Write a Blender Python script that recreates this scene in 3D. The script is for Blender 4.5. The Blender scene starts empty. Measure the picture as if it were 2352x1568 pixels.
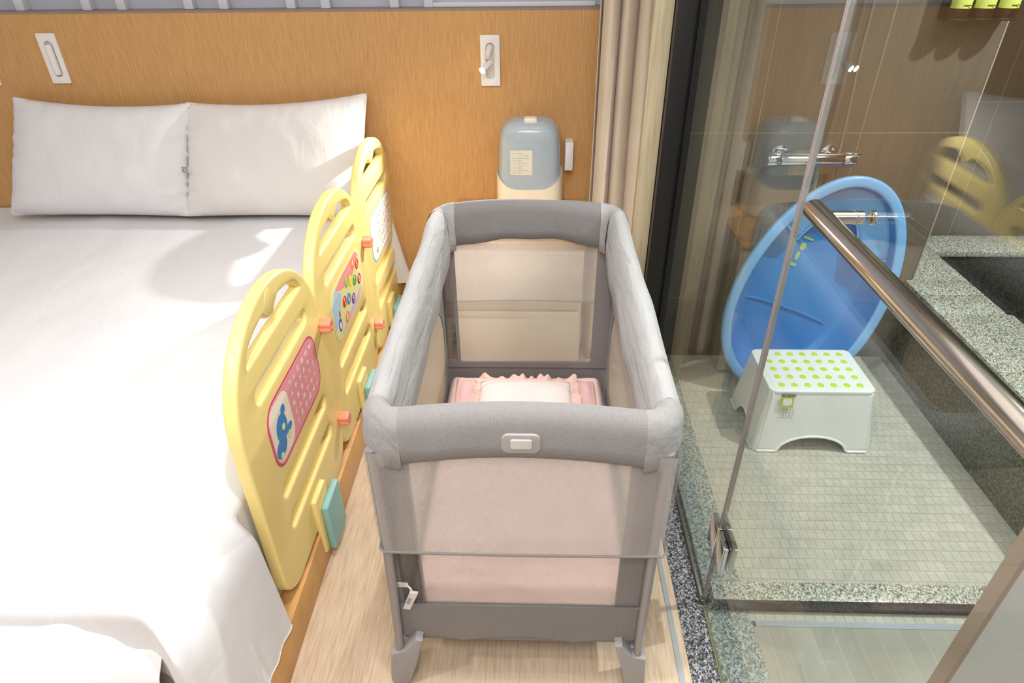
import bpy, bmesh, math, random
from mathutils import Vector, Matrix, noise
random.seed(7)
C = bpy.context.scene.collection
H = 1.45
sc = bpy.context.scene

# ------------------------------------------------------------------ materials
def lin(c):
    return tuple(((v/255)/12.92 if v/255 <= .04045 else ((v/255+.055)/1.055)**2.4) for v in c) + (1,)
def new_mat(name):
    m = bpy.data.materials.new(name); m.use_nodes = True
    nt = m.node_tree
    return m, nt, nt.nodes['Principled BSDF']
def N(nt, t, **kw):
    n = nt.nodes.new(t)
    for k, v in kw.items():
        if k in n.inputs.keys(): n.inputs[k].default_value = v
        else: setattr(n, k, v)
    return n
def coords(nt, scale=(1,1,1), loc=(0,0,0), rot=(0,0,0)):
    tc = N(nt, 'ShaderNodeTexCoord'); mp = N(nt, 'ShaderNodeMapping')
    mp.inputs['Scale'].default_value = scale; mp.inputs['Location'].default_value = loc; mp.inputs['Rotation'].default_value = rot
    nt.links.new(tc.outputs['Object'], mp.inputs[0]); return mp.outputs[0]
def ramp(nt, fac, stops):
    r = N(nt, 'ShaderNodeValToRGB'); e = r.color_ramp.elements
    while len(e) < len(stops): e.new(.5)
    for i, (p, c) in enumerate(stops): e[i].position = p; e[i].color = c
    nt.links.new(fac, r.inputs[0]); return r.outputs[0]
def bump(nt, b, h, strength=.2, dist=.002):
    n = N(nt, 'ShaderNodeBump'); n.inputs['Strength'].default_value = strength; n.inputs['Distance'].default_value = dist
    nt.links.new(h, n.inputs['Height']); nt.links.new(n.outputs[0], b.inputs['Normal'])
def plain(name, col, rough=.5, metal=0, spec=.5, emit=None, es=0, var=0.0, vs=8, bs=0, bscale=200, coat=0, sss=0):
    m, nt, b = new_mat(name)
    c = lin(col); b.inputs['Base Color'].default_value = c
    b.inputs['Roughness'].default_value = rough; b.inputs['Metallic'].default_value = metal
    b.inputs['Specular IOR Level'].default_value = spec
    b.inputs['Coat Weight'].default_value = coat
    if emit: b.inputs['Emission Color'].default_value = lin(emit); b.inputs['Emission Strength'].default_value = es
    v = coords(nt)
    n = N(nt, 'ShaderNodeTexNoise'); n.inputs['Scale'].default_value = vs; n.inputs['Detail'].default_value = 4
    nt.links.new(v, n.inputs[0])
    if not var: var = .02
    lo = tuple(x*(1-var) for x in c[:3])+(1,); hi = tuple(min(1, x*(1+var)) for x in c[:3])+(1,)
    nt.links.new(ramp(nt, n.outputs['Fac'], [(.35, lo), (.65, hi)]), b.inputs['Base Color'])
    if bs:
        n2 = N(nt, 'ShaderNodeTexNoise'); n2.inputs['Scale'].default_value = bscale; n2.inputs['Detail'].default_value = 3
        nt.links.new(v, n2.inputs[0]); bump(nt, b, n2.outputs['Fac'], bs, .001)
    return m
def weave(name, col, rough=.9, pitch=.002, k=.12, bs=.3, var=.05, vs=5, crease=.25, cscale=(22,9,9)):
    """woven cloth: two crossed fine waves"""
    m, nt, b = new_mat(name); c = lin(col)
    b.inputs['Roughness'].default_value = rough; b.inputs['Specular IOR Level'].default_value = .15
    b.inputs['Sheen Weight'].default_value = .15
    v = coords(nt)
    n = N(nt, 'ShaderNodeTexNoise'); n.inputs['Scale'].default_value = vs; n.inputs['Detail'].default_value = 3; nt.links.new(v, n.inputs[0])
    w = N(nt, 'ShaderNodeTexVoronoi'); w.inputs['Scale'].default_value = 1/pitch; nt.links.new(v, w.inputs[0])
    base = ramp(nt, n.outputs['Fac'], [(.3, tuple(x*(1-var) for x in c[:3])+(1,)), (.7, tuple(min(1, x*(1+var)) for x in c[:3])+(1,))])
    dk = ramp(nt, w.outputs['Distance'], [(0, (1-k,)*3+(1,)), (.6, (1,1,1,1))])
    mx = N(nt, 'ShaderNodeMixRGB'); mx.blend_type = 'MULTIPLY'; mx.inputs[0].default_value = 1
    nt.links.new(base, mx.inputs[1]); nt.links.new(dk, mx.inputs[2]); nt.links.new(mx.outputs[0], b.inputs['Base Color'])
    bump(nt, b, w.outputs['Distance'], bs, .0005)
    fine = b.inputs['Normal'].links[0].from_node
    n3 = N(nt, 'ShaderNodeTexNoise'); n3.inputs['Scale'].default_value = 1; n3.inputs['Detail'].default_value = 3; n3.inputs['Distortion'].default_value = .6
    nt.links.new(coords(nt, cscale), n3.inputs[0])
    b2 = N(nt, 'ShaderNodeBump'); b2.inputs['Strength'].default_value = crease; b2.inputs['Distance'].default_value = .012
    nt.links.new(n3.outputs['Fac'], b2.inputs['Height']); nt.links.new(b2.outputs[0], fine.inputs['Normal'])
    return m
def grain(name, cols, axis='Z', scale=14, stretch=30, rough=.45, planks=None, fine=.5):
    m, nt, b = new_mat(name); b.inputs['Roughness'].default_value = rough
    s = [scale]*3; s['XYZ'.index(axis)] = scale/stretch
    v = coords(nt, s)
    n = N(nt, 'ShaderNodeTexNoise'); n.inputs['Scale'].default_value = 6; n.inputs['Detail'].default_value = 7; n.inputs['Roughness'].default_value = .62
    nt.links.new(v, n.inputs[0])
    c1 = ramp(nt, n.outputs['Fac'], [(.3, lin(cols[0])), (.52, lin(cols[1])), (.75, lin(cols[2]))])
    out = c1
    if planks:
        br = N(nt, 'ShaderNodeTexBrick'); br.offset = .37
        br.inputs['Color1'].default_value = (1,1,1,1); br.inputs['Color2'].default_value = (.93,.93,.93,1); br.inputs['Mortar'].default_value = (.85,.82,.8,1)
        br.inputs['Scale'].default_value = 1; br.inputs['Mortar Size'].default_value = .0008; br.inputs['Brick Width'].default_value = planks[1]; br.inputs['Row Height'].default_value = planks[0]
        nt.links.new(coords(nt, (1,1,1), planks[2], (0,0,math.pi/2)), br.inputs[0])
        mx = N(nt, 'ShaderNodeMixRGB'); mx.blend_type = 'MULTIPLY'; mx.inputs[0].default_value = 1
        nt.links.new(c1, mx.inputs[1]); nt.links.new(br.outputs[0], mx.inputs[2]); out = mx.outputs[0]
    nt.links.new(out, b.inputs['Base Color']); bump(nt, b, n.outputs['Fac'], .15, .001)
    return m
def tiles(name, c1, c2, mortar, w, h, msize, loc=(0,0,0), plane='XY', rough=.5, offset=0.0, grainy=None, spec=.4):
    m, nt, b = new_mat(name); b.inputs['Roughness'].default_value = rough; b.inputs['Specular IOR Level'].default_value = spec
    rot = (0,0,0) if plane == 'XY' else (-math.pi/2, 0, 0)
    tc = N(nt, 'ShaderNodeTexCoord'); sx = N(nt, 'ShaderNodeSeparateXYZ'); cx = N(nt, 'ShaderNodeCombineXYZ'); mp = N(nt, 'ShaderNodeMapping')
    nt.links.new(tc.outputs['Object'], sx.inputs[0])
    a = {'XY': ('X','Y'), 'XZ': ('X','Z'), 'YZ': ('Y','Z')}[plane]
    nt.links.new(sx.outputs[a[0]], cx.inputs[0]); nt.links.new(sx.outputs[a[1]], cx.inputs[1])
    mp.inputs['Location'].default_value = loc; nt.links.new(cx.outputs[0], mp.inputs[0])
    br = N(nt, 'ShaderNodeTexBrick'); br.offset = offset
    br.inputs['Color1'].default_value = lin(c1); br.inputs['Color2'].default_value = lin(c2); br.inputs['Mortar'].default_value = lin(mortar)
    br.inputs['Scale'].default_value = 1; br.inputs['Mortar Size'].default_value = msize; br.inputs['Brick Width'].default_value = w; br.inputs['Row Height'].default_value = h
    nt.links.new(mp.outputs[0], br.inputs[0])
    n = N(nt, 'ShaderNodeTexNoise'); n.inputs['Scale'].default_value = 8; n.inputs['Detail'].default_value = 8
    nt.links.new(coords(nt, grainy or (1,1,1)), n.inputs[0])
    mx = N(nt, 'ShaderNodeMixRGB'); mx.blend_type = 'MULTIPLY'; mx.inputs[0].default_value = 1
    nt.links.new(br.outputs[0], mx.inputs[1]); nt.links.new(ramp(nt, n.outputs['Fac'], [(.3,(.82,.82,.82,1)),(.7,(1,1,1,1))]), mx.inputs[2])
    nt.links.new(mx.outputs[0], b.inputs['Base Color'])
    bump(nt, b, br.outputs['Fac'], -.25, .001)
    return m
def granite(name, dark, mid, light, scale=330, rough=.35):
    m, nt, b = new_mat(name); b.inputs['Roughness'].default_value = rough
    v = coords(nt)
    w = N(nt, 'ShaderNodeTexVoronoi'); w.inputs['Scale'].default_value = scale; nt.links.new(v, w.inputs[0])
    n = N(nt, 'ShaderNodeTexNoise'); n.inputs['Scale'].default_value = scale*.5; n.inputs['Detail'].default_value = 5; nt.links.new(v, n.inputs[0])
    bw = N(nt, 'ShaderNodeRGBToBW'); nt.links.new(w.outputs['Color'], bw.inputs[0])
    mm = N(nt, 'ShaderNodeMath', operation='ADD'); nt.links.new(bw.outputs[0], mm.inputs[0]); nt.links.new(n.outputs['Fac'], mm.inputs[1])
    m2 = N(nt, 'ShaderNodeMath', operation='MULTIPLY'); m2.inputs[1].default_value = .5; nt.links.new(mm.outputs[0], m2.inputs[0])
    nt.links.new(ramp(nt, m2.outputs[0], [(.33, lin(dark)), (.5, lin(mid)), (.68, lin(light))]), b.inputs['Base Color'])
    return m
def net(name, col, alpha, pitch=.0026, lo=.25, hi=.75, plane='XZ'):
    """knitted net: thread with open holes between"""
    m, nt, b = new_mat(name)
    b.inputs['Base Color'].default_value = lin(col); b.inputs['Roughness'].default_value = .8; b.inputs['Specular IOR Level'].default_value = .2
    tc = N(nt, 'ShaderNodeTexCoord'); sx = N(nt, 'ShaderNodeSeparateXYZ'); nt.links.new(tc.outputs['Object'], sx.inputs[0])
    prod = []
    for i, ax in enumerate(plane):
        a = N(nt, 'ShaderNodeMath', operation='MULTIPLY'); a.inputs[1].default_value = 2*math.pi/pitch*(1 if i == 0 else .8)
        nt.links.new(sx.outputs[ax], a.inputs[0])
        s = N(nt, 'ShaderNodeMath', operation='SINE'); nt.links.new(a.outputs[0], s.inputs[0]); prod.append(s.outputs[0])
    p = N(nt, 'ShaderNodeMath', operation='MULTIPLY'); nt.links.new(prod[0], p.inputs[0]); nt.links.new(prod[1], p.inputs[1])
    mr = N(nt, 'ShaderNodeMapRange'); mr.inputs['From Min'].default_value = -.35; mr.inputs['From Max'].default_value = .35
    mr.inputs['To Min'].default_value = alpha-lo; mr.inputs['To Max'].default_value = min(1, alpha+hi)
    nt.links.new(p.outputs[0], mr.inputs[0])
    out = nt.nodes['Material Output']; tr = N(nt, 'ShaderNodeBsdfTransparent'); mix = N(nt, 'ShaderNodeMixShader')
    nt.links.new(mr.outputs[0], mix.inputs[0]); nt.links.new(tr.outputs[0], mix.inputs[1])
    ts = N(nt, 'ShaderNodeBsdfTranslucent'); ts.inputs[0].default_value = lin(col)
    mx2 = N(nt, 'ShaderNodeMixShader'); mx2.inputs[0].default_value = .35
    nt.links.new(b.outputs[0], mx2.inputs[1]); nt.links.new(ts.outputs[0], mx2.inputs[2]); nt.links.new(mx2.outputs[0], mix.inputs[2])
    nt.links.new(mix.outputs[0], out.inputs[0])
    return m
def glass_mat(name, tint=(246,251,248), f0=.065, boost=1.0):
    m = bpy.data.materials.new(name); m.use_nodes = True; nt = m.node_tree; nt.nodes.remove(nt.nodes['Principled BSDF'])
    out = nt.nodes['Material Output']
    lw = N(nt, 'ShaderNodeLayerWeight'); lw.inputs['Blend'].default_value = .5
    pw = N(nt, 'ShaderNodeMath', operation='POWER'); pw.inputs[1].default_value = 5; nt.links.new(lw.outputs['Facing'], pw.inputs[0])
    mr = N(nt, 'ShaderNodeMapRange'); mr.inputs['To Min'].default_value = f0; mr.inputs['To Max'].default_value = boost; nt.links.new(pw.outputs[0], mr.inputs[0])
    tr = N(nt, 'ShaderNodeBsdfTransparent'); tr.inputs[0].default_value = lin(tint)
    gl = N(nt, 'ShaderNodeBsdfGlossy'); gl.inputs['Roughness'].default_value = 0.0
    mx = N(nt, 'ShaderNodeMixShader'); nt.links.new(mr.outputs[0], mx.inputs[0]); nt.links.new(tr.outputs[0], mx.inputs[1]); nt.links.new(gl.outputs[0], mx.inputs[2])
    nt.links.new(mx.outputs[0], out.inputs[0]); return m

M = {}
M['oak_head'] = grain('oak_headboard', [(190,140,84),(203,154,98),(212,166,110)], 'Z', 42, 16, .5)
M['oak_bed'] = plain('oak_bed_frame', (208,158,96), .45, var=.08, vs=14)
M['floor'] = grain('floor_oak', [(190,164,136),(210,188,162),(222,204,182)], 'Y', 26, 14, .4, planks=(.19, 1.2, (.08, -.02, 0)))
M['night'] = plain('nightstand_laminate', (212,198,172), .5, var=.04)
M['white_wall'] = plain('white_paint', (232,230,226), .8, var=.02)
M['greywall'] = plain('pale_grey_panel', (186,190,204), .6)
M['slat'] = plain('white_slat', (222,224,230), .5)
M['cotton'] = weave('white_cotton', (226,225,228), .9, .0012, .04, .12, .015)
M['cotton2'] = weave('white_cotton_warm', (226,221,219), .9, .0012, .04, .12, .015)
M['yellow'] = plain('yellow_plastic', (242,220,142), .34, spec=.5, var=.015)
M['yellow_d'] = plain('yellow_plastic_recess', (240,216,134), .4, var=.015)
M['coral'] = plain('coral_plastic', (240,150,122), .4)
M['teal'] = plain('teal_plastic', (138,188,188), .45, bs=.25, bscale=60)
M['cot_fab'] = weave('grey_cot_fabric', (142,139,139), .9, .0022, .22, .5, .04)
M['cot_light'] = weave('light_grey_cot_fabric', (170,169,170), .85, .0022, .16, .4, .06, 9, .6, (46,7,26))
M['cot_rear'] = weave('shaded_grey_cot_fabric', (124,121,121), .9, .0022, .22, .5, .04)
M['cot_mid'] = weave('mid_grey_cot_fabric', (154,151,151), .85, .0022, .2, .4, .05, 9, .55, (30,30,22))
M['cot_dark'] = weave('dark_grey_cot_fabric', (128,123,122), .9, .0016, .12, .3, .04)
M['tube'] = plain('grey_lacquered_tube', (146,141,144), .35, metal=.25)
M['foot'] = plain('grey_plastic', (150,147,149), .5)
M['badge'] = plain('badge_plastic', (196,192,188), .4)
M['badge2'] = plain('badge_surround', (160,155,153), .5)
M['buckle'] = plain('white_buckle', (214,210,210), .45)
M['buckle_shade'] = plain('buckle_silhouette', (52,50,50), .7)  # rear buckle in silhouette: its shade is put into the colour
M['net'] = net('window_net', (226,218,210), .24, .0030, .14, .18)
M['skirt'] = net('skirt_net', (212,205,202), .50, .0026, .22, .22)
M['skirt_side'] = net('skirt_net_side', (205,198,195), .42, .0026, .2, .2, 'YZ')
M['net_side'] = net('window_net_side', (214,204,194), .62, .0030, .15, .15, 'YZ')
M['pink'] = weave('pink_cotton', (238,206,200), .9, .0012, .04, .12, .05, 3)
M['pink_w'] = weave('pale_pink_cotton', (250,238,236), .9, .0012, .03, .1, .03, 4)
M['lace'] = weave('pink_ruffle', (238,204,194), .85, .0016, .15, .3, .06)
M['curtain'] = weave('beige_curtain', (206,190,170), .95, .0016, .12, .3, .05)
M['trimwood'] = grain('beige_wood_trim', [(176,160,130),(196,182,150),(206,192,162)], 'Z', 16, 20, .5)
M['black'] = plain('black_metal', (22,21,22), .35)
M['darkchan'] = plain('dark_channel', (112,108,104), .35, metal=.7)
M['chrome'] = plain('chrome', (225,225,228), .08, metal=1)
M['steel'] = plain('brushed_steel', (204,196,186), .16, metal=1, var=.03, vs=60)
M['alu'] = plain('aluminium_strip', (196,202,212), .3, metal=.5)
M['seal'] = plain('edge_seal', (158,148,150), .25, spec=.6)
M['glass'] = glass_mat('clear_glass')
M['granite_d'] = granite('dark_granite', (38,38,42), (92,92,98), (188,188,192), 300)
M['granite_g'] = granite('green_grey_granite', (84,92,88), (140,150,142), (196,202,194), 260)
M['granite_l'] = granite('ledge_granite', (96,96,88), (176,176,164), (226,226,214), 300)
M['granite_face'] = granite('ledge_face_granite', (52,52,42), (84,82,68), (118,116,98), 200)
M['granite_in'] = granite('basin_granite', (30,30,28), (54,54,50), (84,84,78), 220)
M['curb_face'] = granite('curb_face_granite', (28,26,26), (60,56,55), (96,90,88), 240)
M['mosaic'] = tiles('shower_mosaic', (206,203,192), (196,193,183), (180,173,153), .024, .033, .0014, rough=.4, offset=.5, grainy=(1,6,1))
M['bathtile'] = tiles('bath_floor_tile', (176,173,163), (166,163,153), (186,180,158), .052, .26, .0014, rough=.4, offset=.5)
M['walltile'] = tiles('taupe_wall_tile', (108,98,87), (101,92,82), (152,136,112), .327, .6, .0016, (-1.033, -.856, 0), 'XZ', .45, 0, (12, 12, .6))
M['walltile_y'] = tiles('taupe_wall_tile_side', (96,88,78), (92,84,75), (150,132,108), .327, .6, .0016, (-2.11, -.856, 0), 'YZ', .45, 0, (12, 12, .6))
M['tub'] = plain('blue_tub_plastic', (26,126,202), .3, spec=.5)
M['tubrim'] = plain('pale_blue_tub_rim', (122,178,232), .3, spec=.5)
M['tubpr'] = plain('tub_print_yellow', (170,190,90), .5)
M['stool'] = plain('white_stool_plastic', (240,241,240), .35, spec=.5)
M['lime'] = plain('lime_rubber_dot', (196,226,44), .5)
M['dark_txt'] = plain('dark_print', (70,68,66), .6)
M['lime_lab'] = plain('lime_label', (190,200,60), .5)
M['paper'] = plain('label_paper', (222,218,204), .6)
M['red_txt'] = plain('red_print', (200,110,100), .6)
M['cream'] = plain('cream_plastic', (240,228,206), .35)
M['bottle'] = plain('brown_bottle', (44,26,20), .25)
M['blabel'] = plain('green_bottle_label', (206,214,96), .5)
M['whitep'] = plain('white_plate', (238,234,230), .4)
M['greyp'] = plain('grey_white_plastic', (205,200,196), .4)
M['panel_w'] = plain('white_partition', (226,222,226), .5)
M['panel_e'] = plain('pinkish_brown_edging', (182,156,144), .5)
M['rubber'] = plain('black_rubber', (24,24,24), .5)
M['lamp'] = plain('lamp_face', (255,250,240), .5, emit=(255,250,235), es=40)
def lidmat():
    m, nt, b = new_mat('smoky_blue_lid')
    b.inputs['Base Color'].default_value = lin((186,198,208)); b.inputs['Roughness'].default_value = .22
    b.inputs['Alpha'].default_value = .78; b.inputs['Specular IOR Level'].default_value = .6
    b.inputs['Coat Weight'].default_value = .3
    n = N(nt, 'ShaderNodeTexNoise'); n.inputs['Scale'].default_value = 10; nt.links.new(coords(nt), n.inputs[0])
    nt.links.new(ramp(nt, n.outputs['Fac'], [(.3, lin((184,196,206))), (.7, lin((194,206,214)))]), b.inputs['Base Color'])
    return m
M['lid'] = lidmat()
M['lidband'] = plain('blue_inner_tray', (130,168,188), .4)
COL = {k: plain('print_'+k, v, .45) for k, v in dict(red=(216,50,44), orange=(238,140,36), green=(84,160,60), lime=(140,190,50), yellow=(244,214,20),
       blue=(10,130,200), purple=(104,72,140), crimson=(190,40,80), pink=(236,150,150), skyblue=(170,205,235), lav=(214,190,214), paleyel=(226,226,160),
       white=(244,240,236), magenta=(206,70,110), softpink=(226,150,160), navy=(50,90,160), elephant=(50,130,200), palecream=(240,228,210), ltblue=(130,180,220)).items()}

# ------------------------------------------------------------------ mesh helpers
def link(name, me, mat, parent=None, smooth=True, angle=35):
    o = bpy.data.objects.new(name, me); C.objects.link(o)
    if mat is not None: me.materials.append(mat)
    if smooth:
        for p in me.polygons: p.use_smooth = True
        me.set_sharp_from_angle(angle=math.radians(angle))
    if parent is not None: o.parent = parent; o.matrix_parent_inverse = parent_inv(parent)
    return o
def parent_inv(p):
    m = Matrix.Identity(4); q = p
    while q is not None:
        m = Matrix.LocRotScale(q.location, q.rotation_euler, q.scale) @ (Matrix.Identity(4)) @ m if False else q_local(q) @ m
        q = q.parent
    return m.inverted()
def q_local(q):
    return (q.matrix_parent_inverse if q.parent else Matrix.Identity(4)) @ Matrix.LocRotScale(q.location, q.rotation_euler, q.scale)
def tag(o, label=None, cat=None, group=None, kind=None):
    if label: o['label'] = label
    if cat: o['category'] = cat
    if group: o['group'] = group
    if kind: o['kind'] = kind
    return o
def thing(name, label, cat, loc=(0,0,0), group=None):
    o = bpy.data.objects.new(name, None); C.objects.link(o); o.location = loc; o.empty_display_size = .05
    return tag(o, label, cat, group)
class MB:
    def __init__(s): s.bm = bmesh.new()
    def box(s, a, b, bev=0, seg=2, mat=None):
        t = bmesh.new(); bmesh.ops.create_cube(t, size=1)
        d = [b[i]-a[i] for i in range(3)]; c = [(a[i]+b[i])/2 for i in range(3)]
        bmesh.ops.scale(t, vec=d, verts=t.verts)
        if bev: bmesh.ops.bevel(t, geom=t.edges[:], offset=bev, segments=seg, profile=.5, affect='EDGES')
        if mat is not None: bmesh.ops.transform(t, matrix=mat, verts=t.verts)
        bmesh.ops.translate(t, vec=c, verts=t.verts); s.merge(t); return s
    def merge(s, t):
        me = bpy.data.meshes.new('tmp'); t.to_mesh(me); t.free(); s.bm.from_mesh(me); bpy.data.meshes.remove(me)
    def mesh(s, verts, faces):
        vs = [s.bm.verts.new(v) for v in verts]
        for f in faces:
            try: s.bm.faces.new([vs[i] for i in f])
            except ValueError: pass
        return s
    def grid(s, fn, nu, nv, cu=False, cv=False):
        vs = [[s.bm.verts.new(fn(i/(nu if cu else nu-1), j/(nv if cv else nv-1))) for j in range(nv)] for i in range(nu)]
        for i in range(nu if cu else nu-1):
            for j in range(nv if cv else nv-1):
                s.bm.faces.new((vs[i][j], vs[(i+1)%nu][j], vs[(i+1)%nu][(j+1)%nv], vs[i][(j+1)%nv]))
        return vs
    def tube(s, pts, r, seg=12, cap=True, closed=False):
        pts = [Vector(p) for p in pts]; n = len(pts); rs = r if isinstance(r, (list, tuple)) else [r]*n
        rings = []; up = None
        for i, p in enumerate(pts):
            if closed: d = pts[(i+1)%n]-pts[i-1]
            else: d = pts[min(i+1, n-1)]-pts[max(i-1, 0)]
            d.normalize()
            if up is None: up = Vector((0,0,1)) if abs(d.z) < .9 else Vector((0,1,0))
            a = d.cross(up).normalized(); b = a.cross(d).normalized(); up = b
            rings.append([s.bm.verts.new(p+(a*math.cos(2*math.pi*k/seg)+b*math.sin(2*math.pi*k/seg))*rs[i]) for k in range(seg)])
        for i in range(n if closed else n-1):
            q = rings[(i+1)%n]
            for k in range(seg): s.bm.faces.new((rings[i][k], rings[i][(k+1)%seg], q[(k+1)%seg], q[k]))
        if cap and not closed: s.bm.faces.new(rings[0]); s.bm.faces.new(rings[-1][::-1])
        return s
    def cyl(s, p, q, r, seg=24, bev=0):
        p, q = Vector(p), Vector(q)
        if bev:
            d = (q-p).normalized()*bev
            return s.tube([p, p+d*.3, p+d, q-d, q-d*.3, q], [r-bev, r-bev*.3, r, r, r-bev*.3, r-bev], seg)
        return s.tube([p, q], r, seg)
    def build(s, name, mat, parent=None, smooth=True, angle=35):
        bmesh.ops.recalc_face_normals(s.bm, faces=s.bm.faces)
        me = bpy.data.meshes.new(name); s.bm.to_mesh(me); s.bm.free()
        return link(name, me, mat, parent, smooth, angle)
def curve_mesh(loops, extrude, bevel=0, bres=2, mapping=None):
    """flat shape with holes, given thickness; loops are closed 2D point lists"""
    cu = bpy.data.curves.new('c', 'CURVE'); cu.dimensions = '2D'; cu.fill_mode = 'BOTH'; cu.extrude = extrude; cu.bevel_depth = bevel; cu.bevel_resolution = bres
    for lp in loops:
        sp = cu.splines.new('POLY'); sp.points.add(len(lp)-1); sp.use_cyclic_u = True
        for i, p in enumerate(lp): sp.points[i].co = (p[0], p[1], 0, 1)
    o = bpy.data.objects.new('c', cu); C.objects.link(o)
    bpy.context.view_layer.update()
    me = bpy.data.meshes.new_from_object(o.evaluated_get(bpy.context.evaluated_depsgraph_get()))
    bpy.data.objects.remove(o); bpy.data.curves.remove(cu)
    if mapping:
        for v in me.vertices: v.co = mapping(v.co)
    bm = bmesh.new(); bm.from_mesh(me); bmesh.ops.remove_doubles(bm, verts=bm.verts, dist=1e-5); bmesh.ops.recalc_face_normals(bm, faces=bm.faces); bm.to_mesh(me); bm.free()
    me.materials.clear(); return me
def text_mesh(txt, size, mapping, thick=.0001, sx=1, align='CENTER'):
    cu = bpy.data.curves.new('t', 'FONT'); cu.body = txt; cu.size = size; cu.extrude = thick; cu.align_x = align; cu.align_y = 'CENTER'; cu.resolution_u = 3
    o = bpy.data.objects.new('t', cu); C.objects.link(o); bpy.context.view_layer.update()
    me = bpy.data.meshes.new_from_object(o.evaluated_get(bpy.context.evaluated_depsgraph_get()))
    bpy.data.objects.remove(o); bpy.data.curves.remove(cu)
    for v in me.vertices: v.co = mapping(Vector((v.co.x*sx, v.co.y, v.co.z)))
    me.materials.clear(); return me
def join_meshes(name, parts, parent):
    """several (mesh, material) pieces as one mesh object with material slots"""
    bm = bmesh.new(); mats = []
    for me, mt in parts:
        if mt not in mats: mats.append(mt)
        k = len(bm.faces); bm.from_mesh(me); bm.faces.ensure_lookup_table()
        for f in bm.faces[k:]: f.material_index = mats.index(mt)
    me = bpy.data.meshes.new(name); bm.to_mesh(me); bm.free()
    for mt in mats: me.materials.append(mt)
    o = bpy.data.objects.new(name, me); C.objects.link(o)
    if parent is not None: o.parent = parent; o.matrix_parent_inverse = parent_inv(parent)
    return o
def rrect(x0, y0, x1, y1, r, seg=6):
    pts = []
    for cx, cy, a in ((x1-r, y1-r, 0), (x0+r, y1-r, 90), (x0+r, y0+r, 180), (x1-r, y0+r, 270)):
        for k in range(seg+1):
            t = math.radians(a+90*k/seg); pts.append((cx+r*math.cos(t), cy+r*math.sin(t)))
    return pts
def circ(cx, cy, r, n=20, ry=None): return [(cx+r*math.cos(2*math.pi*k/n), cy+(ry or r)*math.sin(2*math.pi*k/n)) for k in range(n)]
def struct(o): o['kind'] = 'structure'; return o
def sm(t): t = max(0, min(1, t)); return t*t*(3-2*t)
XZ = lambda Y: (lambda v: Vector((v.x, Y-v.z, v.y)))       # drawing facing the camera (-Y)
YZ = lambda X: (lambda v: Vector((X+v.z, v.x, v.y)))       # drawing facing +X

# ------------------------------------------------------------------ setting
XG = .434; YW = 2.38; YS = 2.11; ZT = 1.187
struct(MB().box((-3,-1.3,-.05),(.366,2.6,0)).build('floor', M['floor'], smooth=False))
struct(MB().box((.338,-1.3,-.01),(.350,2.3,.0025)).build('trim_1', M['alu'], smooth=False))
struct(MB().box((.366,-1.3,-.05),(XG-.004,2.0,.001)).build('trim_2', M['granite_d'], smooth=False))
struct(MB().box((XG-.004,-1.3,-.05),(.540,2.11,.002)).build('trim_3', M['granite_g'], smooth=False))
struct(MB().box((.540,.985,-.05),(1.345,2.14,0)).build('floor_shower', M['mosaic'], smooth=False))
struct(MB().box((.540,-1.3,-.05),(1.6,.953,0)).build('floor_bath', M['bathtile'], smooth=False))
struct(MB().box((.540,.968,-.05),(1.337,.985,0)).build('floor_mosaic_row', M['mosaic'], smooth=False))
struct(MB().box((.548,.953,-.05),(1.337,.968,.002)).build('trim_4', M['alu'], smooth=False))
cb = struct(MB().box((XG+.014,.992,.0021),(1.337,1.045,.048), .002).build('trim_5', M['granite_l']))
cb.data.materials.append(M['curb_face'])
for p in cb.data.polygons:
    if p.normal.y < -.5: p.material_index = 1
# walls
struct(MB().box((-3,YW+.07,-.05),(.45,YW+.12,2.4)).build('wall_back', M['greywall'], smooth=False))
struct(MB().box((-3.05,-1.3,-.05),(-3,2.5,2.4)).build('wall_left', M['white_wall'], smooth=False))
struct(MB().box((-3,-1.35,-.05),(2.6,-1.3,2.4)).build('wall_front', M['white_wall'], smooth=False))
struct(MB().box((-3,-1.3,2.4),(2.6,2.6,2.45)).build('ceiling', M['white_wall'], smooth=False))
struct(MB().box((.45,YS,-.05),(1.36,YS+.06,2.4)).build('wall_shower', M['walltile'], smooth=False))
struct(MB().box((1.30,YS+.001,-.05),(1.3605,2.5,2.4)).build('wall_alcove_side', M['walltile_y'], smooth=False))
struct(MB().box((1.30,2.5,-.05),(2.6,2.56,2.4)).build('wall_alcove', M['walltile'], smooth=False))
struct(MB().box((2.3,-1.3,-.05),(2.36,2.5,2.4)).build('wall_right', M['walltile_y'], smooth=False))
struct(MB().box((1.358,2.108,.34),(1.3625,2.112,2.4)).build('trim_6', plain('corner_bead', (170,156,138), .4), smooth=False))
# headboard
hb = thing('headboard', 'tall orange oak headboard panel across the back wall behind the pillows', 'headboard', (-1.4, YW, 0))
MB().box((-3,YW,.0),(.30,YW+.03,ZT-.006)).build('panel', M['oak_head'], hb, smooth=False)
MB().box((-3,YW-.001,ZT-.006),(.30,YW+.069,ZT)).build('top_rail', plain('headboard_top', (150,130,120), .5), hb, smooth=False)
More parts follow.
